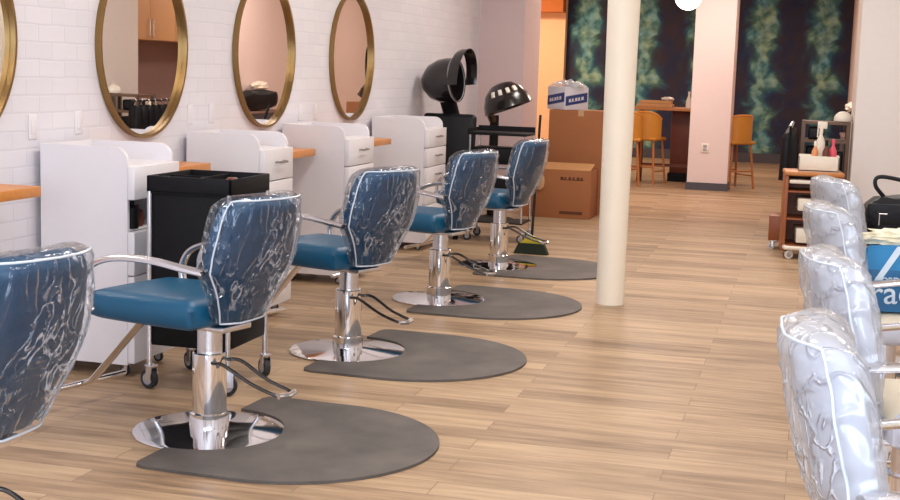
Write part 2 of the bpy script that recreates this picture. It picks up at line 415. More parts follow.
# ------------------------------------------------------------------ wall shelves
for y0, y1, l in ((4.3, 5.15, 'short oak wall shelf left of the nearest white cabinet'), (6.06, 6.86, 'oak wall shelf end showing above the black trolley'),
                  (7.6, 8.5, 'oak wall shelf between the second and third white cabinets'), (9.15, 10.2, 'oak wall shelf between the third and farthest white cabinets')):
    bm = B(XW+.001, -3.2, y0, y1, .885, .93, bev=.004)
    tag(obj('wall_shelf', bm, 'shelf_wood'), l, 'shelf', 'oak shelves on the brick wall')

# ------------------------------------------------------------------ white cabinets
def caster(t, x, y, r=.035, rz=0, wheelmat='rubber', top=None):
    m = Matrix.Translation((x, y, 0)) @ Matrix.Rotation(rz, 4, 'Z')
    top = top or r*2+.02
    bm = bmesh.new(); lathe(bm, [(r*.95, -r*.32), (r, -r*.2), (r, r*.2), (r*.95, r*.32)], 24, (0, 0, 0), 'y', m @ Matrix.Translation((0, 0, r)))
    c = obj('caster', bm, wheelmat, t)
    bm = bmesh.new(); lathe(bm, [(r*.6, -r*.36), (r*.62, 0), (r*.6, r*.36)], 20, (0, 0, 0), 'y', m @ Matrix.Translation((0, 0, r))); obj('hub', bm, 'grey', c)
    bm = bmesh.new()
    for s in (-1, 1): box(bm, -r*.35+r*.3, r*.35+r*.3, s*r*.45-r*.06, s*r*.45+r*.06, r*.9, top-.008, mtx=m)
    box(bm, -r*.2, r*.75, -r*.5, r*.5, top-.012, top, bev=.002, mtx=m)
    obj('fork', bm, 'satin', c)

def cabinet(y0, y1, label, rows, open_row=None, xf=-2.98):
    t = thing('drawer_cabinet', label, 'cabinet', (0, 0, 0), 0, 'white cabinets along the brick wall')
    xb = XW+.035; tp = 1.085; bz = .065; xs = xf-.035; r = .07; th = .02
    prof = [(xb, bz), (xs, bz), (xs, tp-r)]+[(xs-r+r*math.cos(a), tp-r+r*math.sin(a)) for a in [PI/2*k/8 for k in range(9)]]+[(xb, tp)]
    for a, b in ((y0, y0+th), (y1-th, y1)):
        bm = bmesh.new(); prism(bm, prof, a, b); obj('side_panel', bm, 'white', t, angle=30)
    obj('back_panel', B(xb, xb+.018, y0+th, y1-th, bz, tp), 'white', t)
    body = bmesh.new(); top = 1.0
    box(body, xb+.018, xs, y0+th, y1-th, top-.02, top); box(body, xb+.018, xs, y0+th, y1-th, bz, bz+.02)
    box(body, xb+.018, xb+.04, y0+th, y1-th, bz, top)
    hs = [(top-bz-.004)*w/sum(rows) for w in rows]; z = top
    for h in hs: box(body, xb+.04, xs-.002, y0+th, y1-th, z-h, z-h+.008); z -= h
    obj('carcass', body, 'white', t, smooth=False)
    z = top
    for k, h in enumerate(hs):
        if k != open_row:
            d = obj('drawer', B(xs-.0, xf, y0+.002, y1-.002, z-h+.004, z-.002, bev=.004), 'white', t)
            ym = (y0+y1)/2; zz = z-h*.42
            bm = T([(xf-.002, ym-.055, zz), (xf+.03, ym-.055, zz), (xf+.03, ym+.055, zz), (xf-.002, ym+.055, zz)], .0065, seg=8); obj('handle', bm, 'handle', d)
        z -= h
    for x in (xb+.06, xf-.08):
        for y in (y0+.06, y1-.06): caster(t, x, y, .024)
    return t
cabinet(5.57, 6.03, 'nearest white laminate drawer cabinet, directly behind the black trolley', [1, .9, 1.3, 1.3, 1.3], 1)
cabinet(7.10, 7.54, 'white laminate drawer cabinet second from the left, under the gap between second and third mirrors', [1]*5)
cabinet(8.56, 9.09, 'white laminate drawer cabinet third from the left, below the farthest mirror', [1]*5)
cabinet(10.50, 11.06, 'farthest white laminate drawer cabinet, beside the black hood dryers', [1]*6)
# things standing in the open bay of the first cabinet
for k, (x, h, m_) in enumerate(((-3.03, .13, 'black'), (-3.06, .10, 'redwood'), (-3.02, .12, 'black'), (-3.05, .09, 'brownp'))):
    y = 5.64+k*.1
    bm = bmesh.new(); lathe(bm, [(.03, 0), (.032, .01), (.032, h*.75), (.012, h*.85), (.012, h)], 16, (x, y, .704)); 
    z_shift = 0
    tag(obj('product_bottle', bm, m_), 'small dark product bottle in the open bay of the nearest white cabinet', 'bottle', 'bottles in the open cabinet bay')

# ------------------------------------------------------------------ styling chairs
def back_row(v):
    """v 0..1 -> z, half width, centre x, half thickness"""
    z = .485+.495*v
    K = [(0, .115), (.1, .14), (.25, .185), (.42, .245), (.55, .250), (.80, .232), (.91, .215), (.97, .185), (1, .14)]
    for (a, wa), (b, wb) in zip(K, K[1:]):
        if a <= v <= b: w = wa+(wb-wa)*(v-a)/(b-a); break
    t = .028+.030*math.sin(min(1, v*1.15)*PI*.62)
    if v > .9: t *= math.sqrt(max(.05, 1-((v-.9)/.104)**2))
    xc = -.145-.135*v-.015*math.sin(v*PI)
    return z, w, xc, t

def ring_pt(a, v, gw=0, gt=0, top=0):
    z, w, xc, t = back_row(v); w += gw; t += gt
    c, s = math.cos(a), math.sin(a); e = .55
    y = w*math.copysign(abs(c)**e, c); x = t*math.copysign(abs(s)**.7, s)
    return Vector((xc+x+.06*(y/.26)**2*(.5+.5*v), y, z+top*v))

def make_chair(label, kind, group, film, lev=1):
    """styling chair facing local +X, origin on the floor under the column"""
    t = thing('styling_chair', label, 'chair', (0, 0, 0), 0, group)
    vin = 'teal' if kind == 'teal' else 'cream_vinyl'; bvin = 'navy' if kind == 'teal' else 'silver_vinyl'
    side = 'teal' if kind == 'teal' else 'silver_vinyl'
    bm = bmesh.new(); lathe(bm, [(.303, .002), (.306, .006), (.304, .011), (.28, .015), (.12, .026), (.09, .030)], 72); obj('base_disc', bm, 'chrome', t, angle=50)
    bm = bmesh.new(); lathe(bm, [(.08, .028), (.08, .085), (.069, .09), (.069, .33), (.064, .335)], 40); obj('column', bm, 'chrome', t)
    bm = bmesh.new(); lathe(bm, [(.05, .334), (.05, .44)], 28); box(bm, -.14, .14, -.09, .09, .435, .458, bev=.005); obj('piston', bm, 'satin', t)
    # foot pump: a bent double rod with a pedal bar
    L_ = bmesh.new()
    loop = smooth_path([(-.05, -.045, .30), (-.12, -.055, .30), (-.25, -.05, .245), (-.37, -.045, .215), (-.395, 0, .21), (-.37, .045, .215), (-.25, .05, .245), (-.12, .055, .30), (-.05, .045, .30)], 6)
    loop = [Vector((lev*p.x, p.y, p.z)) for p in loop]
    tube(L_, loop, .0075, seg=8); o = obj('pump_lever', L_, 'lever', t)
    obj('pedal', T([(-.385*lev, -.05, .215), (-.40*lev, 0, .212), (-.385*lev, .05, .215)], .012, seg=10), 'chrome', o)
    # seat cushion: crowned rounded block
    bm = bmesh.new(); nx, ny = 20, 16; x0, x1, hw = -.115, .45, .262
    def sp(u, v, tp):
        # superellipse plan
        a, b = u*2-1, v*2-1
        k = .16; aa = a*math.sqrt(1-k*b*b/1.0*.6) ; bb = b*math.sqrt(1-k*a*a*.6)
        x = (x0+x1)/2+aa*(x1-x0)/2; y = bb*hw*(1-.06*(1-u))
        d = max(abs(a), abs(b)); r = max(0, (d-.80)/.20)
        zt = .585-.012*d*d-.035*r**2.5-.012*max(0, u-.55)
        return Vector((x, y, zt)) if tp else Vector((x*.97, y*.97, .455+.018*r**3))
    vt = [[bm.verts.new(sp(i/nx, j/ny, 1)) for j in range(ny+1)] for i in range(nx+1)]
    vb = [[bm.verts.new(sp(i/nx, j/ny, 0)) for j in range(ny+1)] for i in range(nx+1)]
    for i in range(nx):
        for j in range(ny):
            bm.faces.new((vt[i][j], vt[i+1][j], vt[i+1][j+1], vt[i][j+1])); bm.faces.new((vb[i][j], vb[i][j+1], vb[i+1][j+1], vb[i+1][j]))
    rim = [(i, 0) for i in range(nx)]+[(nx, j) for j in range(ny)]+[(i, ny) for i in range(nx, 0, -1)]+[(0, j) for j in range(ny, 0, -1)]
    for k in range(len(rim)):
        (a, b), (c, d) = rim[k], rim[(k+1) % len(rim)]
        bm.faces.new((vt[a][b], vb[a][b], vb[c][d], vt[c][d]))
    s_ = obj('seat', bm, vin, t, angle=55)
    if kind != 'teal':
        s_.data.materials.append(M['silver_vinyl'])
        for p in s_.data.polygons:
            if p.center.z < .548: p.material_index = 1
    # backrest
    bm = bmesh.new(); NV, NA = 26, 40
    rows = [[bm.verts.new(ring_pt(2*PI*k/NA, i/NV)) for k in range(NA)] for i in range(NV+1)]
    for i in range(NV):
        for k in range(NA): bm.faces.new((rows[i][k], rows[i][(k+1) % NA], rows[i+1][(k+1) % NA], rows[i+1][k]))
    bm.faces.new(rows[0][::-1]); bm.faces.new(rows[-1])
    obj('backrest', bm, bvin, t, angle=60)
    # plastic cover: a looser skin over the backrest, wrinkled
    bm = bmesh.new(); NV, NA = 60, 120; sd = 3.1 if kind == 'teal' else 9.7
    def cov(a, v, ex=0):
        loose = .010+.022*max(0, -math.sin(a))*(1-.3*v)
        p = ring_pt(a, v, .014+.012*v+(.02 if kind != 'teal' else .0)*(1-v), loose*.8)
        if v < .5: p.y *= 1+(.5-v)*(.14 if kind == 'teal' else .45)
        n = noise.fractal(Vector((p.x*6+sd, p.y*7, p.z*5+2*p.y)), 1, 2, 3)
        n2 = 1-abs(noise.noise(Vector((p.x*9, p.y*13+p.z*8, p.z*9-p.y*5+sd))))*2
        dirv = Vector((math.sin(a), math.cos(a)*.8, .25*v)); amp = min(1, (1-v)*8+.6)
        return p+dirv*(n*.007+max(0, n2-.4)*.012)*amp+dirv*ex+Vector((0, 0, .012*v))
    rows = [[bm.verts.new(cov(2*PI*k/NA, i/NV)) for k in range(NA)] for i in range(NV+1)]
    for i in range(NV):
        for k in range(NA): bm.faces.new((rows[i][k], rows[i][(k+1) % NA], rows[i+1][(k+1) % NA], rows[i+1][k]))
    bm.faces.new(rows[-1])
    cv = obj('plastic_cover', bm, film, t, angle=180)
    sm = bmesh.new()
    a0 = -.42; path = [cov(PI-a0, v/24, .003) for v in range(0, 24)]+[cov(PI-a0+(2*a0+PI)*k/10*1.0, .965, .003) for k in range(1, 10)]+[cov(2*PI+a0, v/24, .003) for v in range(23, -1, -1)]
    path += [cov(2*PI+a0-(PI+2*a0)*k/10, 0, .003) for k in range(1, 10)]
    tube(sm, path, .0036, seg=6, closed=True); obj('seam', sm, 'seam', cv)
    # arms: flat satin steel hoops
    for s in (-1, 1):
        y = s*.292
        pts = smooth_path([(.365, s*.272, .50), (.395, y, .545), (.40, y, .61), (.36, y, .675), (.28, y, .712), (.17, y, .728), (.03, y, .728), (-.10, s*.282, .712), (-.185, s*.262, .70)], 6)
        bm = T(pts, .0155, seg=12, flat=(1.15, .75)); a_ = obj('armrest', bm, 'satin', t)
        bm = bmesh.new()
        lathe(bm, [(.011, 0), (.011, .012)], 14, (0, 0, 0), 'y', Matrix.Translation((.372, s*.285-.006, .505))); lathe(bm, [(.009, 0), (.009, .01)], 14, (0, 0, 0), 'y', Matrix.Translation((-.19, s*.272-.005, .70)))
        obj('bolt', bm, 'lever', a_)
    # footrest: a flat strut and a cross bar
    f_ = obj('footrest_strut', T([(.20, 0, .445), (.34, 0, .435), (.64, 0, .125), (.67, 0, .11)], .03, seg=12, flat=(1, .33)), 'chrome', t)
    obj('footrest_bar', T([(.69, -.24, .105), (.69, .24, .105)], .013, seg=12), 'chrome', t)
    return t
lc = make_chair('', 'teal', 'teal styling chairs in the row along the mirrors', 'film')
LX = -2.26
spots = [(-2.185, 3.10, 9, 'nearest teal styling chair in clear plastic, cut off by the left edge'),
         (-2.27, 4.87, 15, 'teal styling chair in clear plastic in front of the black trolley'),
         (-2.27, 6.56, 22, 'teal styling chair in clear plastic, middle one of the five in the left row'),
         (-2.26, 8.32, 17, 'teal styling chair in clear plastic beside the farthest white cabinet'),
         (-2.25, 10.0, 12, 'farthest teal styling chair in clear plastic, in front of the broom')]
for i, (x, y, d, l) in enumerate(spots):
    rz = PI-math.radians(d)
    if i == 0: o = lc; o.location = (x, y, 0); o.rotation_euler = (0, 0, rz)
    else: o = dup(lc, (x, y, 0), rz)
    o['label'] = l
rc = make_chair('', 'silver', 'silver white styling chairs in the right row', 'film_white', -.6)
rspots = [(.315, 2.87, 3, 'nearest silver white styling chair, plastic-wrapped, cut off by the bottom edge'),
          (.35, 4.12, 8, 'silver white styling chair in plastic, second nearest in the right row'),
          (.355, 5.72, 11, 'silver white styling chair in plastic holding the blue tote bag'),
          (.385, 7.35, 16, 'farthest silver white styling chair in plastic, near the wooden cart')]
for i, (x, y, d, l) in enumerate(rspots):
    rz = math.radians(d)
    if i == 0: o = rc; o.location = (x, y, 0); o.rotation_euler = (0, 0, rz)
    else: o = dup(rc, (x, y, 0), rz)
    o['label'] = l

# ------------------------------------------------------------------ floor mats
def make_mat():
    # flat side towards the wall, semicircular front, notch round the chair base; chair centre at the origin
    poly = []; hw = .575; xs = .37
    n0 = math.asin(min(1, 0)); r = .318
    for k in range(25): a = PI/2-PI*k/24; poly.append((-.03+r*math.cos(a) if k not in (0, 24) else -.03, r*math.sin(a)))
    poly += [(-.03, -hw+.05), (-.015, -hw+.015), (.02, -hw), (xs, -hw)]
    for k in range(1, 40): a = -PI/2+PI*k/40; poly.append((xs+hw*math.cos(a), hw*math.sin(a)))
    poly += [(xs, hw), (.02, hw), (-.015, hw-.015), (-.03, hw-.05)]
    bm = bmesh.new(); prism(bm, poly, .0005, .012, 'xy'); return obj('salon_mat', bm, 'mat')
mt = make_mat()
for i, (y, l) in enumerate(((4.9, 'dark grey rounded salon mat nearest the camera'), (6.6, 'dark grey rounded salon mat second from the camera'),
                            (8.34, 'dark grey rounded salon mat reaching almost to the white column'), (10.02, 'farthest dark grey rounded salon mat, near the broom'))):
    o = mt if i == 0 else mt.copy()
    if i: COL.objects.link(o)
    o.location = (-2.27, y, 0); o.rotation_euler = (0, 0, math.radians(-3))
    tag(o, l, 'mat', 'anti-fatigue mats under the styling chairs')

# ------------------------------------------------------------------ black trolley
t = thing('salon_trolley', 'black rolling salon trolley with silver posts beside the nearest cabinet', 'trolley')
x0, x1, y0, y1 = -2.85, -2.44, 5.44, 5.88
obj('body', B(x0+.015, x1-.015, y0+.015, y1-.015, .20, .90, bev=.006), 'black', t)
bm = bmesh.new(); tz = .975
box(bm, x0, x1, y0, y1, .895, .91, bev=.003)
for a in ((x0, x1, y0, y0+.014), (x0, x1, y1-.014, y1), (x0, x0+.014, y0, y1), (x1-.014, x1, y0, y1)): box(bm, *a, .90, tz, bev=.004)
obj('tray', bm, 'black', t)
bm = bmesh.new(); box(bm, x0+.2, x0+.212, y0+.01, y1-.01, .905, tz-.01); box(bm, x0+.01, x0+.2, y0+.21, y0+.222, .905, tz-.01); obj('divider', bm, 'black', t)
for x in (x0+.012, x1-.012):
    for y in (y0+.008, y1-.008):
        obj('post', T([(x, y, .11), (x, y, .905)], .012, seg=12), 'satin', t)
        caster(t, x, y, .045, rz=random.uniform(-.9, .9), top=.112)
for k in range(5): obj('drawer', B(x1-.015, x1-.003, y0+.03, y1-.03, .215+k*.135, .34+k*.135, bev=.004), 'black', t)
for x, y, h, m_, l in ((-2.56, 5.72, .05, 'redwood', 'small dark jar lying low in the black trolley tray'),):
    bm = bmesh.new(); lathe(bm, [(.028, 0), (.03, .005), (.03, h*.8), (.02, h)], 18, (x, y, .911)); tag(obj('product_jar', bm, m_), l, 'jar')

# ------------------------------------------------------------------ hood dryers
def dryer_hood(t, c, R, rz, tilt, rim='grey'):
    """open-faced dome; opening along local +X"""
    m = Matrix.Translation(c) @ Matrix.Rotation(rz, 4, 'Z') @ Matrix.Rotation(tilt, 4, 'Y')
    bm = bmesh.new(); prof = [(.03, -R*1.02), (R*.45, -R*.93), (R*.78, -R*.66), (R*.97, -R*.25), (R*1.0, .08*R), (R*.97, R*.42), (R*.93, R*.42), (R*.95, .05*R), (R*.9, -R*.25), (R*.72, -R*.6), (R*.4, -R*.85), (.02, -R*.93)]
    lathe(bm, prof, 40, (0, 0, 0), 'x', m @ Matrix.Diagonal((1.15 if tilt > -.12 else 1, 1, 1, 1))); h = obj('hood', bm, 'blackgloss', t, angle=60)
    bm = bmesh.new(); tube(bm, [m @ Vector((R*.43, R*.955*math.cos(a), R*.955*math.sin(a))) for a in [2*PI*k/40 for k in range(40)]], R*.035, seg=8, closed=True); obj('rim', bm, rim, h)
    return h, m
t = thing('hood_dryer', 'large black hood dryer on a tall stand behind the farthest cabinet', 'hair dryer', (-3.10, 11.92, 0))
h, m_ = dryer_hood(t, (-.12, 0, 1.385), .205, math.radians(-8), math.radians(-6))
bm = bmesh.new()    # visor: a curved plate standing in front of the opening
pts = []
for s in (0, 1):
    pts.append([m_ @ Vector((.09+.03*s+.05*math.cos(a), (.235+.012*s)*math.sin(a)*.95, (.26+.012*s)*math.cos(a))) for a in [-1.75+3.5*k/24 for k in range(25)]])
outer = [[bm.verts.new(p) for p in row] for row in pts]
off = m_.to_3x3() @ Vector((.075, 0, 0)); inner = [[bm.verts.new(p+off) for p in row] for row in pts]
for k in range(24):
    for A_, B_ in ((outer[0], inner[0]), (inner[1], outer[1]), (outer[1], outer[0]), (inner[0], inner[1])):
        bm.faces.new((A_[k], A_[k+1], B_[k+1], B_[k]))
for k in (0, 24): bm.faces.new((outer[0][k], inner[0][k], inner[1][k], outer[1][k]))
obj('visor', bm, 'blackgloss', t)
obj('neck', T([(-.13, .06, 1.22), (-.1, .2, 1.0)], .075, seg=20), 'black', t)
obj('stand', T([(-.1, .22, 1.05), (-.1, .22, .06)], .03, seg=14), 'black', t)
bm = bmesh.new(); box(bm, -.12, -.08, .1, .40, .02, .05, bev=.01); box(bm, -.26, .1, .20, .24, .02, .05, bev=.01)
for a, b in ((-.25, .22), (.09, .22), (-.1, .11), (-.1, .39)): lathe(bm, [(.02, -.01), (.02, .01)], 12, (a, b, .02), 'y')
obj('stand_foot', bm, 'black', t)
# dryer chair (black) under the big hood
def lounge_chair(label, loc, rz):
    t = thing('dryer_chair', label, 'chair', loc, rz)
    obj('seat', B(-.24, .26, -.25, .25, .36, .49, bev=.03, seg=3), 'leather', t)
    m = Matrix.Rotation(math.radians(-8), 4, 'Y')
    obj('backrest', B(-.30, -.20, -.25, .25, .42, 1.13, bev=.04, seg=3, mtx=m), 'leather', t)
    for s in (-1, 1):
        obj('armrest', B(-.24, .24, s*.265-.03, s*.265+.03, .60, .66, bev=.015), 'leather', t)
        obj('arm_panel', B(-.22, .22, s*.265-.02, s*.265+.02, .1, .61, bev=.008), 'leather', t)
    for x in (-.2, .2):
        for y in (-.22, .22): obj('leg', B(x-.02, x+.02, y-.02, y+.02, 0, .37, bev=.004), 'black', t)
    return t
lounge_chair('black padded dryer chair directly under the large dryer hood', (-3.185, 11.58, 0), math.radians(-88))
t = thing('hood_dryer', 'smaller black hood dryer tilted on a side arm, right of the large one', 'hair dryer', (-2.98, 13.1, 0))
m2 = Matrix.Translation((.12, -.3, 1.20)) @ Matrix.Rotation(math.radians(-21), 4, 'Y') 
bm = bmesh.new()
R = .185
lathe(bm, [(.03, R*.86), (R*.5, R*.78), (R*.86, R*.45), (R*1.06, 0), (R*1.12, -R*.34), (R*1.06, -R*.36), (R*1.0, 0), (R*.8, R*.4), (.03, R*.78)], 40, (0, 0, 0), 'z', m2 @ Matrix.Diagonal((1.18, 1, 1.15, 1)))
h = obj('hood', bm, 'blackgloss', t, angle=60)
bm = bmesh.new()
for k in range(4): a = -1.9+k*.35; box(bm, -.012, .012, -.018, .018, -.03, .03, bev=.004, mtx=m2 @ Matrix.Translation((R*1.02*math.cos(a)*1.15, R*.86*math.sin(a), R*.45)) @ Matrix.Rotation(a, 4, 'Z') @ Matrix.Rotation(-.5, 4, 'Y'))
obj('vent_slot', bm, 'offwhite', h)
obj('side_arm', T(smooth_path([(-.06, -.08, 1.0), (-.07, -.2, 1.10), (-.03, -.28, 1.12), (.0, -.3, 1.16)], 6), .038, seg=12), 'blackgloss', t)
obj('stand', T([(-.06, 0, .05), (-.06, 0, 1.05)], .045, seg=14), 'black', t)
bm = bmesh.new(); lathe(bm, [(.22, 0), (.22, .02), (.06, .05)], 30, (-.06, 0, 0)); obj('stand_foot', bm, 'black', t)

# black side trolley behind the last teal chair
t = thing('utility_cart', 'black topped open cart with thin steel legs, behind the farthest teal chair', 'cart', (-2.62, 11.60, 0))
bm = B(-.26, .26, -.2, .2, .93, .955, bev=.005); box(bm, -.26, .26, .19, .2, .93, 1.0); box(bm, -.26, -.25, -.2, .2, .93, .985); obj('cart_top', bm, 'black', t)
for x in (-.24, .24):
    for y in (-.18, .18): obj('leg', T([(x, y, .09), (x, y, .935)], .009, seg=8), 'satin', t); caster(t, x, y, .035)
for z in (.16, .42, .68):
    bm = bmesh.new(); box(bm, -.25, .25, -.19, .19, z, z+.012)
    if z > .4: box(bm, -.24, .24, -.18, .18, z+.012, z+.14, bev=.01)
    obj('shelf', bm, 'black', t)
for z in (.30, .36): obj('rail', T([(-.24, -.19, z), (.24, -.19, z)], .006, seg=8), 'satin', t)

# broom leaning on that cart
t = thing('broom', 'upright broom with black handle and yellow topped dark bristles', 'broom', (-2.15, 10.78, 0))
bm = T([(0, 0, .13), (-.09, .62, 1.12)], .011, seg=10); obj('handle', bm, 'black', t)
bm = bmesh.new(); prism(bm, [(-.10, .085), (.10, .085), (.05, .13), (.015, .15), (-.015, .15), (-.05, .13)], -.025, .025); obj('broom_head', bm, 'broomhead', t)
bm = bmesh.new(); prism(bm, [(-.145, .002), (.145, .002), (.105, .09), (-.105, .09)], -.033, .033); obj('bristles', bm, 'bristle', t)

# ------------------------------------------------------------------ cartons
t = thing('cardboard_box', 'tall plain brown cardboard box standing behind the lower carton', 'box')
obj('carton_body', B(-2.68, -2.02, 14.12, 14.6, 0, 1.10, bev=.004), 'card', t)
obj('tape', B(-2.37, -2.31, 14.115, 14.605, 1.04, 1.102), 'tape', t)
t = thing('cardboard_box', 'lower brown cardboard box with printed side, in front of the tall one', 'box')
obj('carton_body', B(-2.84, -2.12, 13.62, 14.08, 0, .50, bev=.004), 'card', t)
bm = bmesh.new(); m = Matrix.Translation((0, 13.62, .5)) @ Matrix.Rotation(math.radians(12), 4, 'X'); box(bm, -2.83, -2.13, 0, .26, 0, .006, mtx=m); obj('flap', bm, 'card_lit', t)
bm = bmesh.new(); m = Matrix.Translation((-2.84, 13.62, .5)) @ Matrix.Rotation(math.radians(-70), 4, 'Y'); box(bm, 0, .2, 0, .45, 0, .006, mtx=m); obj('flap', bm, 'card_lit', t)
bm = bmesh.new()
for k in range(6):
    w = (.03, .018, .026, .02, .03, .022)[k]
    box(bm, -2.44+k*.042, -2.44+k*.042+w, 13.6175, 13.62, .40, .43)
box(bm, -2.44, -2.20, 13.6175, 13.62, .398, .403); obj('print', bm, 'card_ink', t)
obj('print', B(-2.44, -2.20, 13.6175, 13.62, .045, .075), 'card_ink', t)
bm = bmesh.new(); bmesh.ops.create_icosphere(bm, subdivisions=2, radius=1, matrix=Matrix.Translation((-2.65, 13.60, .37)) @ Matrix.Diagonal((.05, .008, .09, 1))); obj('tape_patch', bm, 'tape', t)
t = thing('product_box', 'small white box with blue diagonal bands on top of the tall carton', 'box', (-2.53, 14.36, 1.102), math.radians(48))
obj('carton_body', B(-.16, .16, -.15, .15, 0, .24, bev=.003), 'pbox', t)
for turn in (0, -PI/2):
    m = Matrix.Rotation(turn, 4, 'Z'); d = -.1515 if turn == 0 else -.1615
    bm = bmesh.new(); prism(bm, [(-.145, .04), (.145, .085), (.145, .185), (-.145, .14)], d-.001, d+.002); bmesh.ops.transform(bm, matrix=m, verts=bm.verts[:])
    pr_ = obj('print', bm, 'pblue', t)
    bm = bmesh.new()
    for k, w in enumerate((.028, .02, .03, .022, .03)):
        sl = .155; xx = -.105+k*.042; zc = .09+(xx+.145)*sl
        prism(bm, [(xx, zc-.016), (xx+w, zc-.016+w*sl), (xx+w, zc+.016+w*sl), (xx, zc+.016)], d-.003, d-.0012)
    prism(bm, [(-.105, .09+.04*sl-.018), (.1, .09+.245*sl-.018), (.1, .09+.245*sl-.014), (-.105, .09+.04*sl-.014)], d-.003, d-.0012)
    bmesh.ops.transform(bm, matrix=m, verts=bm.verts[:]); obj('lettering', bm, 'pbox', pr_)
bm = bmesh.new(); bmesh.ops.create_grid(bm, x_segments=24, y_segments=18, size=.5)
for v in bm.verts:
    v.co.x *= .36; v.co.y *= .32; e = max(abs(v.co.x)/.18, abs(v.co.y)/.16)
    v.co.z = (1-e**3)*(.06+.045*noise.noise(v.co*22))
    v.co += Vector((-2.53, 14.36, 1.345))
tag(obj('crumpled_wrap', bm, 'film_white'), 'crumpled clear plastic wrap on top of the small blue banded box', 'plastic wrap')

# ------------------------------------------------------------------ high table and mustard stools
t = thing('high_table', 'high wooden table with red brown base beside the pink pillar', 'table', (-1.8, 19.4, 0))
obj('tabletop', B(-.62, .55, -.3, .45, 1.01, 1.05, bev=.006), 'tabletop', t)
obj('pedestal', B(-.10, .58, -.05, .35, .12, 1.01, bev=.01), 'redwood', t)
for x in (-.50, .54): obj('leg', B(x-.035, x+.035, -.28, -.21, 0, 1.01, bev=.004), 'redwood', t)
obj('foot_rail', B(-.5, .54, -.27, -.23, .22, .26), 'redwood', t)
obj('plinth', B(-.12, .6, -.08, .38, 0, .12), 'black', t)
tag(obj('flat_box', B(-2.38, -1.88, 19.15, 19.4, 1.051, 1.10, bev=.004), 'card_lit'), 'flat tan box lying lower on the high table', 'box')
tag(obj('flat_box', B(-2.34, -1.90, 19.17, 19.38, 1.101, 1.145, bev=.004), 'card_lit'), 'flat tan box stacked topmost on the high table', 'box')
bm = bmesh.new(); bmesh.ops.create_icosphere(bm, subdivisions=3, radius=1)
for v in bm.verts: v.co = Vector((v.co.x*.09, v.co.y*.07, max(-.9, v.co.z)*.028))*(1+.3*noise.noise(v.co*3))+Vector((-1.96, 19.27, 1.172))
tag(obj('folded_towel', bm, 'offwhite'), 'crumpled white towel on the flat tan boxes on the high table', 'towel')
bm = bmesh.new(); lathe(bm, [(.04, 0), (.042, .01), (.040, .10), (.016, .17), (.014, .20), (.018, .205), (.015, .235)], 18, (-1.66, 19.2, 1.051))
tag(obj('spray_bottle', bm, 'offwhite'), 'slim white bottle standing on the high table against the pillar', 'bottle')

def stool():
    t = thing('bar_stool', '', 'stool', (0, 0, 0), 0, 'mustard stools at the high table')
    obj('seat', B(-.2, .2, -.2, .2, .60, .65, bev=.02, seg=3), 'mustard', t)
    bm = bmesh.new(); n = 24; inner = []; outer = []
    for k in range(n+1):
        a = -PI/2-1.35+2.7*k/n
        for lst, r in ((inner, .20), (outer, .225)):
            z1 = .99-.10*abs(k/n*2-1)**3
            lst.append([(r*math.cos(a), r*math.sin(a), z) for z in (.62, z1)])
    I = [[bm.verts.new(p) for p in q] for q in inner]; O = [[bm.verts.new(p) for p in q] for q in outer]
    for k in range(n):
        bm.faces.new((I[k][0], I[k+1][0], I[k+1][1], I[k][1])); bm.faces.new((O[k][0], O[k][1], O[k+1][1], O[k+1][0]))
        bm.faces.new((I[k][1], I[k+1][1], O[k+1][1], O[k][1])); bm.faces.new((I[k][0], O[k][0], O[k+1][0], I[k+1][0]))
    for k in (0, n): bm.faces.new((I[k][0], I[k][1], O[k][1], O[k][0]))
    obj('backrest', bm, 'mustard', t)
    rail = [(.215*math.cos(a), .215*math.sin(a), .995-.10*abs(q)**3) for a, q in [(-PI/2-1.35+2.7*k/n, k/n*2-1) for k in range(n+1)]]
    obj('top_rail', T(rail, .017, seg=8), 'shelf_wood', t)
    for sx in (-1, 1):
        for sy in (-1, 1): obj('leg', T([(sx*.15, sy*.15, .61), (sx*.20, sy*.20, 0)], .016, seg=10), 'stoolleg', t)
    for s in (-1, 1):
        obj('rung', T([(s*.185, -.185, .18), (s*.185, .185, .18)], .011, seg=8), 'stoolleg', t); obj('rung', T([(-.18, s*.18, .24), (.18, s*.18, .24)], .011, seg=8), 'stoolleg', t)
    return t
st = stool(); st.location = (-2.40, 18.3, 0); st.rotation_euler = (0, 0, .12); st['label'] = 'mustard curved-back stool seen right beside the round white column'
dup(st, (-2.16, 18.78, 0), -.3, 'mustard curved-back stool half hidden behind the other, before the red brown table base')
dup(st, (-.97, 18.75, 0), .7, 'mustard curved-back stool to the right of the pink pillar')

# hanging globe lamp
t = thing('globe_lamp', 'glowing round white globe lamp hanging near the pink pillar', 'lamp', (-1.545, 17, 2.47))
bm = bmesh.new(); bmesh.ops.create_uvsphere(bm, u_segments=32, v_segments=20, radius=.165); obj('globe', bm, 'globe', t)
bm = bmesh.new(); lathe(bm, [(.05, .155), (.05, .19), (.01, .2)], 20); obj('cap', bm, 'brass', t)
obj('cord', T([(0, 0, .19), (0, 0, CH-2.47)], .004, seg=6), 'black', t)

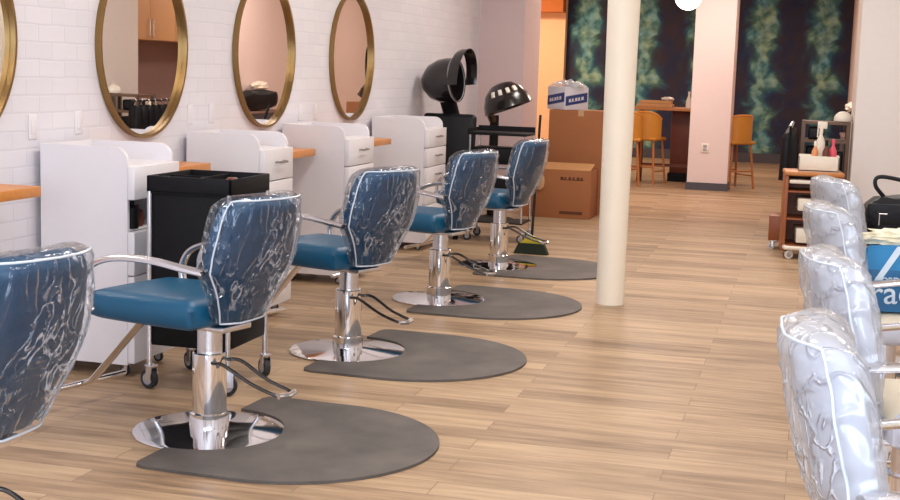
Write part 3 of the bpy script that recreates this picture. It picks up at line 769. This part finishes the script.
# ------------------------------------------------------------------ right rear: cupboards, shelf unit, carts
t = thing('wall_cupboard', 'maple wall cupboard with bar handles, seen in the second mirror', 'cupboard')
obj('carcass', B(.60, 1.04, 13.89, 16.47, 1.72, 2.7), 'woodcab', t)
for k in range(4):
    y = 13.895+k*.643; d = obj('door', B(.585, .60, y+.003, y+.640, 1.722, 2.698, bev=.003), 'woodcab', t)
    yy = y+(.60 if k % 2 == 0 else .05); obj('handle', T([(.59, yy, 1.76), (.565, yy, 1.76), (.565, yy, 1.96), (.59, yy, 1.96)], .007, seg=8), 'satin', d)
t = thing('base_counter', 'maple counter below the wall cupboard, seen in the second mirror', 'counter')
obj('carcass', B(.52, 1.03, 13.9, 16.46, 0, .86), 'woodcab', t); obj('worktop', B(.48, 1.04, 13.89, 16.47, .86, .9, bev=.004), 'backsplash', t)
tag(obj('wall_outlet', B(.381, .39, 13.25, 13.33, 1.12, 1.24, bev=.003), 'offwhite'), 'white outlet on the side of the right wall, seen in the second mirror', 'outlet')

t = thing('shelf_unit', 'brown open shelf unit holding black goods behind the wooden cart', 'shelf unit')
X0, X1, Y0, Y1 = -.07, .37, 13.0, 13.4
for x in (X0, X1-.035):
    for y in (Y0, Y1-.035): obj('post', B(x, x+.035, y, y+.035, 0, 1.12), 'brownp', t)
for z in (.25, .6, .92, 1.09): obj('shelf', B(X0+.001, X1-.001, Y0+.002, Y1-.002, z, z+.025), 'brownp', t)
tag(obj('storage_case', B(-.01, .14, 13.04, 13.3, .946, 1.06, bev=.02, seg=3), 'leather'), 'black case on the upper shelf of the brown shelf unit', 'case')
tag(obj('storage_case', B(-.02, .16, 13.04, 13.35, .626, .88, bev=.02, seg=3), 'black'), 'large black case on the middle shelf of the brown shelf unit', 'case')
tag(obj('storage_case', B(.17, .32, 13.03, 13.35, .626, .84, bev=.02, seg=3), 'leather'), 'narrow black case beside the larger one on the brown shelf unit', 'case')
bm = bmesh.new(); bmesh.ops.create_uvsphere(bm, u_segments=24, v_segments=14, radius=1)
for v in bm.verts: v.co = Vector((.30+v.co.x*.085, 13.15+v.co.y*.085, 1.135+max(-.15, v.co.z)*.08))
tag(obj('white_bowl', bm, 'offwhite'), 'upturned white bowl on top of the brown shelf unit', 'bowl')
# row of capes on a rail, behind the right wall edge (reflected in the second mirror)
t = thing('garment_rail', 'low black garment rail carrying black capes, reflected in the second mirror', 'rail')
RX, RZ = -.165, 1.06
obj('rail_bar', T([(RX, 12.66, RZ), (RX, 14.3, RZ)], .010, seg=8), 'black', t)
for y in (12.66, 14.3): obj('post', T([(RX, y, 0.01), (RX, y, RZ)], .010, seg=8), 'black', t); obj('foot', T([(RX-.1, y, .012), (RX+.07, y, .012)], .012, seg=8), 'satin', t)
cap = None
for k in range(11):
    y = 12.76+k*.14
    if cap is None:
        bm = bmesh.new(); n = 20; rr = []
        for z, w, th in ((1.015, .015, .012), (1.0, .05, .025), (.96, .072, .035), (.8, .078, .045), (.57, .082, .05)):
            rr.append([bm.verts.new((w*math.cos(2*PI*i/n), th*math.sin(2*PI*i/n)*(1+.3*math.cos(6*PI*i/n)), z)) for i in range(n)])
        for a, b in zip(rr, rr[1:]):
            for i in range(n): bm.faces.new((a[i], a[(i+1) % n], b[(i+1) % n], b[i]))
        bm.faces.new(rr[0]); bm.faces.new(rr[-1][::-1]); cap = obj('salon_cape', bm, 'leather')
        o = cap; hk = obj('hook', T(smooth_path([(0, 0, 1.01), (0, 0, 1.035), (-.016, 0, 1.06), (0, 0, 1.076), (.016, 0, 1.06)], 5), .004, seg=6), 'satin', cap)
    else:
        o = cap.copy(); COL.objects.link(o); c = hk.copy(); COL.objects.link(c); c.parent = o
    o.location = (RX, y, 0)
    tag(o, 'black salon cape hanging on the rail reflected in the second mirror', 'cape', 'capes on the garment rail')
bm = bmesh.new(); bmesh.ops.create_icosphere(bm, subdivisions=3, radius=1)
for v in bm.verts: v.co = Vector((v.co.x*.13, v.co.y*.2, max(-.7, v.co.z)*.07))*(1+.3*noise.noise(v.co*2.5))+Vector((.70, 14.6, .955))
tag(obj('folded_towel', bm, 'offwhite'), 'white towel on the maple counter, seen in the second mirror', 'towel')
# wooden cart with white drawers
t = thing('wooden_cart', 'reddish wooden cart with white drawers and white caster bumper', 'cart', (.055, 11.75, 0), math.radians(4))
for x in (-.235, .205):
    obj('side_panel', B(x, x+.03, -.2, .2, .06, .70, bev=.006), 'cartwood', t)
obj('cart_top', B(-.24, .24, -.21, .21, .70, .735, bev=.01), 'tabletop', t)
obj('back_panel', B(-.205, .205, .18, .2, .1, .70), 'cartwood', t)
for z, h in ((.635, .03), (.41, .10), (.14, .12)):
    d = obj('drawer', B(-.12 if z < .55 else -.2, .2, -.22, .17, z, z+h, bev=.008), 'offwhite', t)
for z in (.56, .33): obj('shelf', B(-.205, .205, -.2, .18, z, z+.014), 'cartwood', t)
obj('bumper', T(smooth_path([(-.20, .15, .10), (-.21, -.2, .10), (-.16, -.27, .10), (.16, -.27, .10), (.21, -.2, .10), (.2, .15, .10)], 5), .018, seg=10), 'offwhite', t)
obj('bottom_shelf', B(-.205, .205, -.2, .2, .09, .12), 'cartwood', t)
for x in (-.17, .17):
    for y in (-.2, .15): caster(t, x, y, .035, rz=.3, wheelmat='offwhite', top=.09)
# low wooden dolly behind it
t = thing('wooden_dolly', 'low reddish wooden dolly on small casters behind the wooden cart', 'dolly', (-.20, 12.25, 0))
obj('box_body', B(-.09, .09, -.15, .15, .08, .30, bev=.006), 'cartwood', t)
for x in (-.06, .06):
    for y in (-.11, .11): caster(t, x, y, .028, wheelmat='offwhite', top=.08)
# white tray and bottles on the cart
tz = .736
bm = bmesh.new(); box(bm, -.07, .26, 11.62, 11.90, tz, tz+.012)
for a in ((-.07, .26, 11.62, 11.632), (-.07, .26, 11.888, 11.90), (-.07, -.058, 11.62, 11.9), (.248, .26, 11.62, 11.9)): box(bm, *a, tz, tz+.13, bev=.003)
tag(obj('white_bin', bm, 'offwhite'), 'open white plastic bin on top of the wooden cart', 'bin')
def bottle(x, y, h, r, m_, capm, label, trig=False):
    t = thing('product_bottle', label, 'bottle', (x, y, tz+.0125))
    bm = bmesh.new(); lathe(bm, [(r*.95, 0), (r, .01), (r, h*.62), (r*.4, h*.78), (r*.35, h*.82)], 20); obj('bottle_body', bm, m_, t)
    bm = bmesh.new(); lathe(bm, [(r*.45, h*.81), (r*.45, h*.95), (r*.2, h)], 16)
    if trig: box(bm, -r*.9, r*1.3, -.012, .012, h*.92, h*1.08, bev=.006); box(bm, -r*.9, -r*.6, -.008, .008, h*.72, h*.93, bev=.003)
    obj('cap', bm, capm, t)
bottle(.06, 11.75, .24, .028, 'orangeb', 'offwhite', 'peach bottle with white cap in the white bin on the cart')
bottle(.10, 11.84, .37, .036, 'offwhite', 'offwhite', 'white trigger spray bottle, tallest in the white bin', True)
bottle(.15, 11.72, .25, .03, 'redwood', 'black', 'brown bottle between the peach and pink ones in the white bin')
bottle(.205, 11.76, .26, .03, 'pink', 'pink', 'pink red bottle at the right end of the white bin')

# ------------------------------------------------------------------ blue tote and black handbag
t = thing('tote_bag', 'blue shopping tote with white lettering on the plastic-wrapped chair seat', 'bag', (.41, 5.63, .588), math.radians(6))
prof = [(-.24, 0), (.26, 0), (.29, .30), (-.18, .30)]
bm = bmesh.new(); m = []
lo = [(-.19, -.10, 0), (.30, -.10, 0), (.30, .10, 0), (-.15, .10, 0)]; hi = [(-.17, -.07, .255), (.33, -.07, .285), (.33, .08, .285), (-.13, .08, .255)]
A_ = [bm.verts.new(p) for p in lo]; B_ = [bm.verts.new(p) for p in hi]
for k in range(4): bm.faces.new((A_[k], A_[(k+1) % 4], B_[(k+1) % 4], B_[k]))
bm.faces.new(A_[::-1]); bm.faces.new(B_)
bmesh.ops.bevel(bm, geom=bm.edges[:], offset=.008, segments=2, affect='EDGES')
obj('bag_body', bm, 'bagblue', t)
def on_face(x, z, d=.0): return Vector((x, -.10+.03*z/.27-.002-d, z))
bm = bmesh.new(); 
def face_strip(bm, quad, d=.0):
    f = [bm.verts.new(on_face(x, z, d)) for x, z in quad]; g = [bm.verts.new(on_face(x, z, d-.003)) for x, z in quad]
    bm.faces.new(f); bm.faces.new(g[::-1])
    for k in range(4): bm.faces.new((f[k], f[(k+1) % 4], g[(k+1) % 4], g[k]))
face_strip(bm, [(-.183, .005), (.295, .005), (.32, .165), (-.168, .165)], 0); obj('lower_panel', bm, 'bagnavy', t)
bm = bmesh.new(); face_strip(bm, [(-.155, .085), (-.13, .085), (-.02, .262), (-.05, .26)], .002); obj('stripe', bm, 'strap', t)
def text(s, size, x, z, par, rot=.05):
    cu = bpy.data.curves.new('t', 'FONT'); cu.body = s; cu.size = size; cu.extrude = .0008; cu.offset = .0006
    o = bpy.data.objects.new('t', cu); COL.objects.link(o); dg = bpy.context.evaluated_depsgraph_get(); dg.update()
    me = bpy.data.meshes.new_from_object(o.evaluated_get(dg)); bpy.data.objects.remove(o)
    me.materials.clear(); me.materials.append(M['strap'])
    q = bpy.data.objects.new('lettering', me); COL.objects.link(q); q.parent = par
    q.matrix_local = Matrix.Translation(on_face(x, z, .0045)) @ Matrix.Rotation(PI/2-.11, 4, 'X') @ Matrix.Rotation(rot, 4, 'Z')
    return q
text('NORDSTROM', .032, -.13, .112, t); text('rack', .13, -.145, .03, t)
obj('strap', T(smooth_path([(-.02, -.075, .26), (-.01, -.085, .32), (.08, -.085, .36), (.17, -.085, .33), (.19, -.075, .27)], 6), .009, seg=8, flat=(.5, 1.3)), 'bagblue', t)
bm = bmesh.new(); bmesh.ops.create_icosphere(bm, subdivisions=4, radius=1)
for v in bm.verts:
    p = v.co.copy(); v.co = Vector((p.x*.21, p.y*.065, p.z*.04))*(1+.35*noise.noise(p*4))+Vector((.03, .0, .288))
obj('tissue', bm, 'tissue', t)

t = thing('handbag', 'black leather handbag with a looped handle on the farthest silver white chair', 'handbag', (.50, 7.45, .592), math.radians(5))
bm = bmesh.new(); bmesh.ops.create_icosphere(bm, subdivisions=4, radius=1)
for v in bm.verts:
    p = v.co.copy(); e = lambda c, k: math.copysign(abs(c)**k, c)
    v.co = Vector((e(p.x, .6)*.20, e(p.y, .6)*.12, .155+e(p.z, .6)*.152))*(1+.06*noise.noise(p*3)); v.co.z = max(0, v.co.z+.25*max(0, v.co.x)*v.co.z)
obj('bag_body', bm, 'leather', t)
obj('handle', T(smooth_path([(-.10, -.05, .30), (-.15, -.06, .36), (-.14, -.06, .405), (-.05, -.06, .40), (.1, -.06, .36), (.16, -.06, .31)], 6), .011, seg=8), 'leather', t)
obj('flap', B(-.19, .17, -.128, -.115, .16, .27, bev=.004), 'leather', t)
obj('buckle', T([(-.13, -.135, .16), (-.13, -.135, .22), (-.09, -.135, .22)], .004, seg=6), 'satin', t)

# black bag with a white towel on a low cupboard farther down the right wall, seen in the third mirror
t = thing('side_cupboard', 'low mauve cupboard against the rear right wall, seen in the third mirror', 'cupboard')
obj('carcass', B(.40, .615, 16.9, 18.4, 0, .80), 'darkbase', t); obj('worktop', B(.39, .618, 16.88, 18.42, .80, .83), 'backsplash', t)
bm = bmesh.new(); bmesh.ops.create_icosphere(bm, subdivisions=4, radius=1)
for v in bm.verts:
    p = v.co.copy(); e = lambda c, k: math.copysign(abs(c)**k, c)
    v.co = Vector((.50+e(p.x, .6)*.09, 17.6+e(p.y, .6)*.6, .985+e(p.z, .6)*.13+.03*noise.noise(p*3)))
tag(obj('storage_bag', bm, 'leather'), 'long black bag on the low cupboard, seen in the third mirror', 'bag')
bm = bmesh.new(); bmesh.ops.create_icosphere(bm, subdivisions=3, radius=1)
for v in bm.verts: v.co = Vector((v.co.x*.08, v.co.y*.26, max(-.5, v.co.z)*.07))*(1+.3*noise.noise(v.co*2.5))+Vector((.50, 17.6, 1.17))
tag(obj('folded_towel', bm, 'offwhite'), 'white towel lying on the long black bag, seen in the third mirror', 'towel')

# ------------------------------------------------------------------ lights
def area(name, loc, sx, sy, power, col, rot=(0, 0, 0)):
    l = bpy.data.lights.new(name, 'AREA'); l.shape = 'RECTANGLE'; l.size = sx; l.size_y = sy; l.energy = power; l.color = col
    o = bpy.data.objects.new(name, l); COL.objects.link(o); o.location = loc; o.rotation_euler = rot; return o
area('window_daylight', (-.4, -1.45, 1.65), 5.2, 2.2, 215, (.70, .81, 1), (PI/2, 0, 0))
for i, (x, y) in enumerate(((-1.6, 2.2), (-1.6, 5.4), (-1.6, 8.8), (-1.6, 12.0))): area('ceiling_panel_light', (x, y, CH-.03), .6, 1.2, 48, (1, .93, .88))
for i, (x, y) in enumerate(((1.0, 3), (1.0, 7), (.6, 10.5))): area('ceiling_panel_light', (x, y, CH-.03), .6, 1.2, 34, (1, .93, .88))
for i, (x, y) in enumerate(((-2.2, 16.4), (-.4, 16.6), (-1.4, 21.5))): area('warm_ceiling_light', (x, y, CH-.03), .6, .6, 54, (1, .82, .72))
area('alcove_light', (-5.1, 22.5, CH-.05), .6, .6, 90, (1, .80, .60))
w = bpy.data.worlds.new('world'); scn.world = w; w.use_nodes = True
bg = w.node_tree.nodes['Background']; bg.inputs[0].default_value = (.75, .85, 1, 1); bg.inputs[1].default_value = 1.0

scn.view_settings.view_transform = 'Standard'; scn.view_settings.look = 'None'; scn.view_settings.gamma = 1; scn.view_settings.use_curve_mapping = False
scn.view_settings.exposure = 0.04
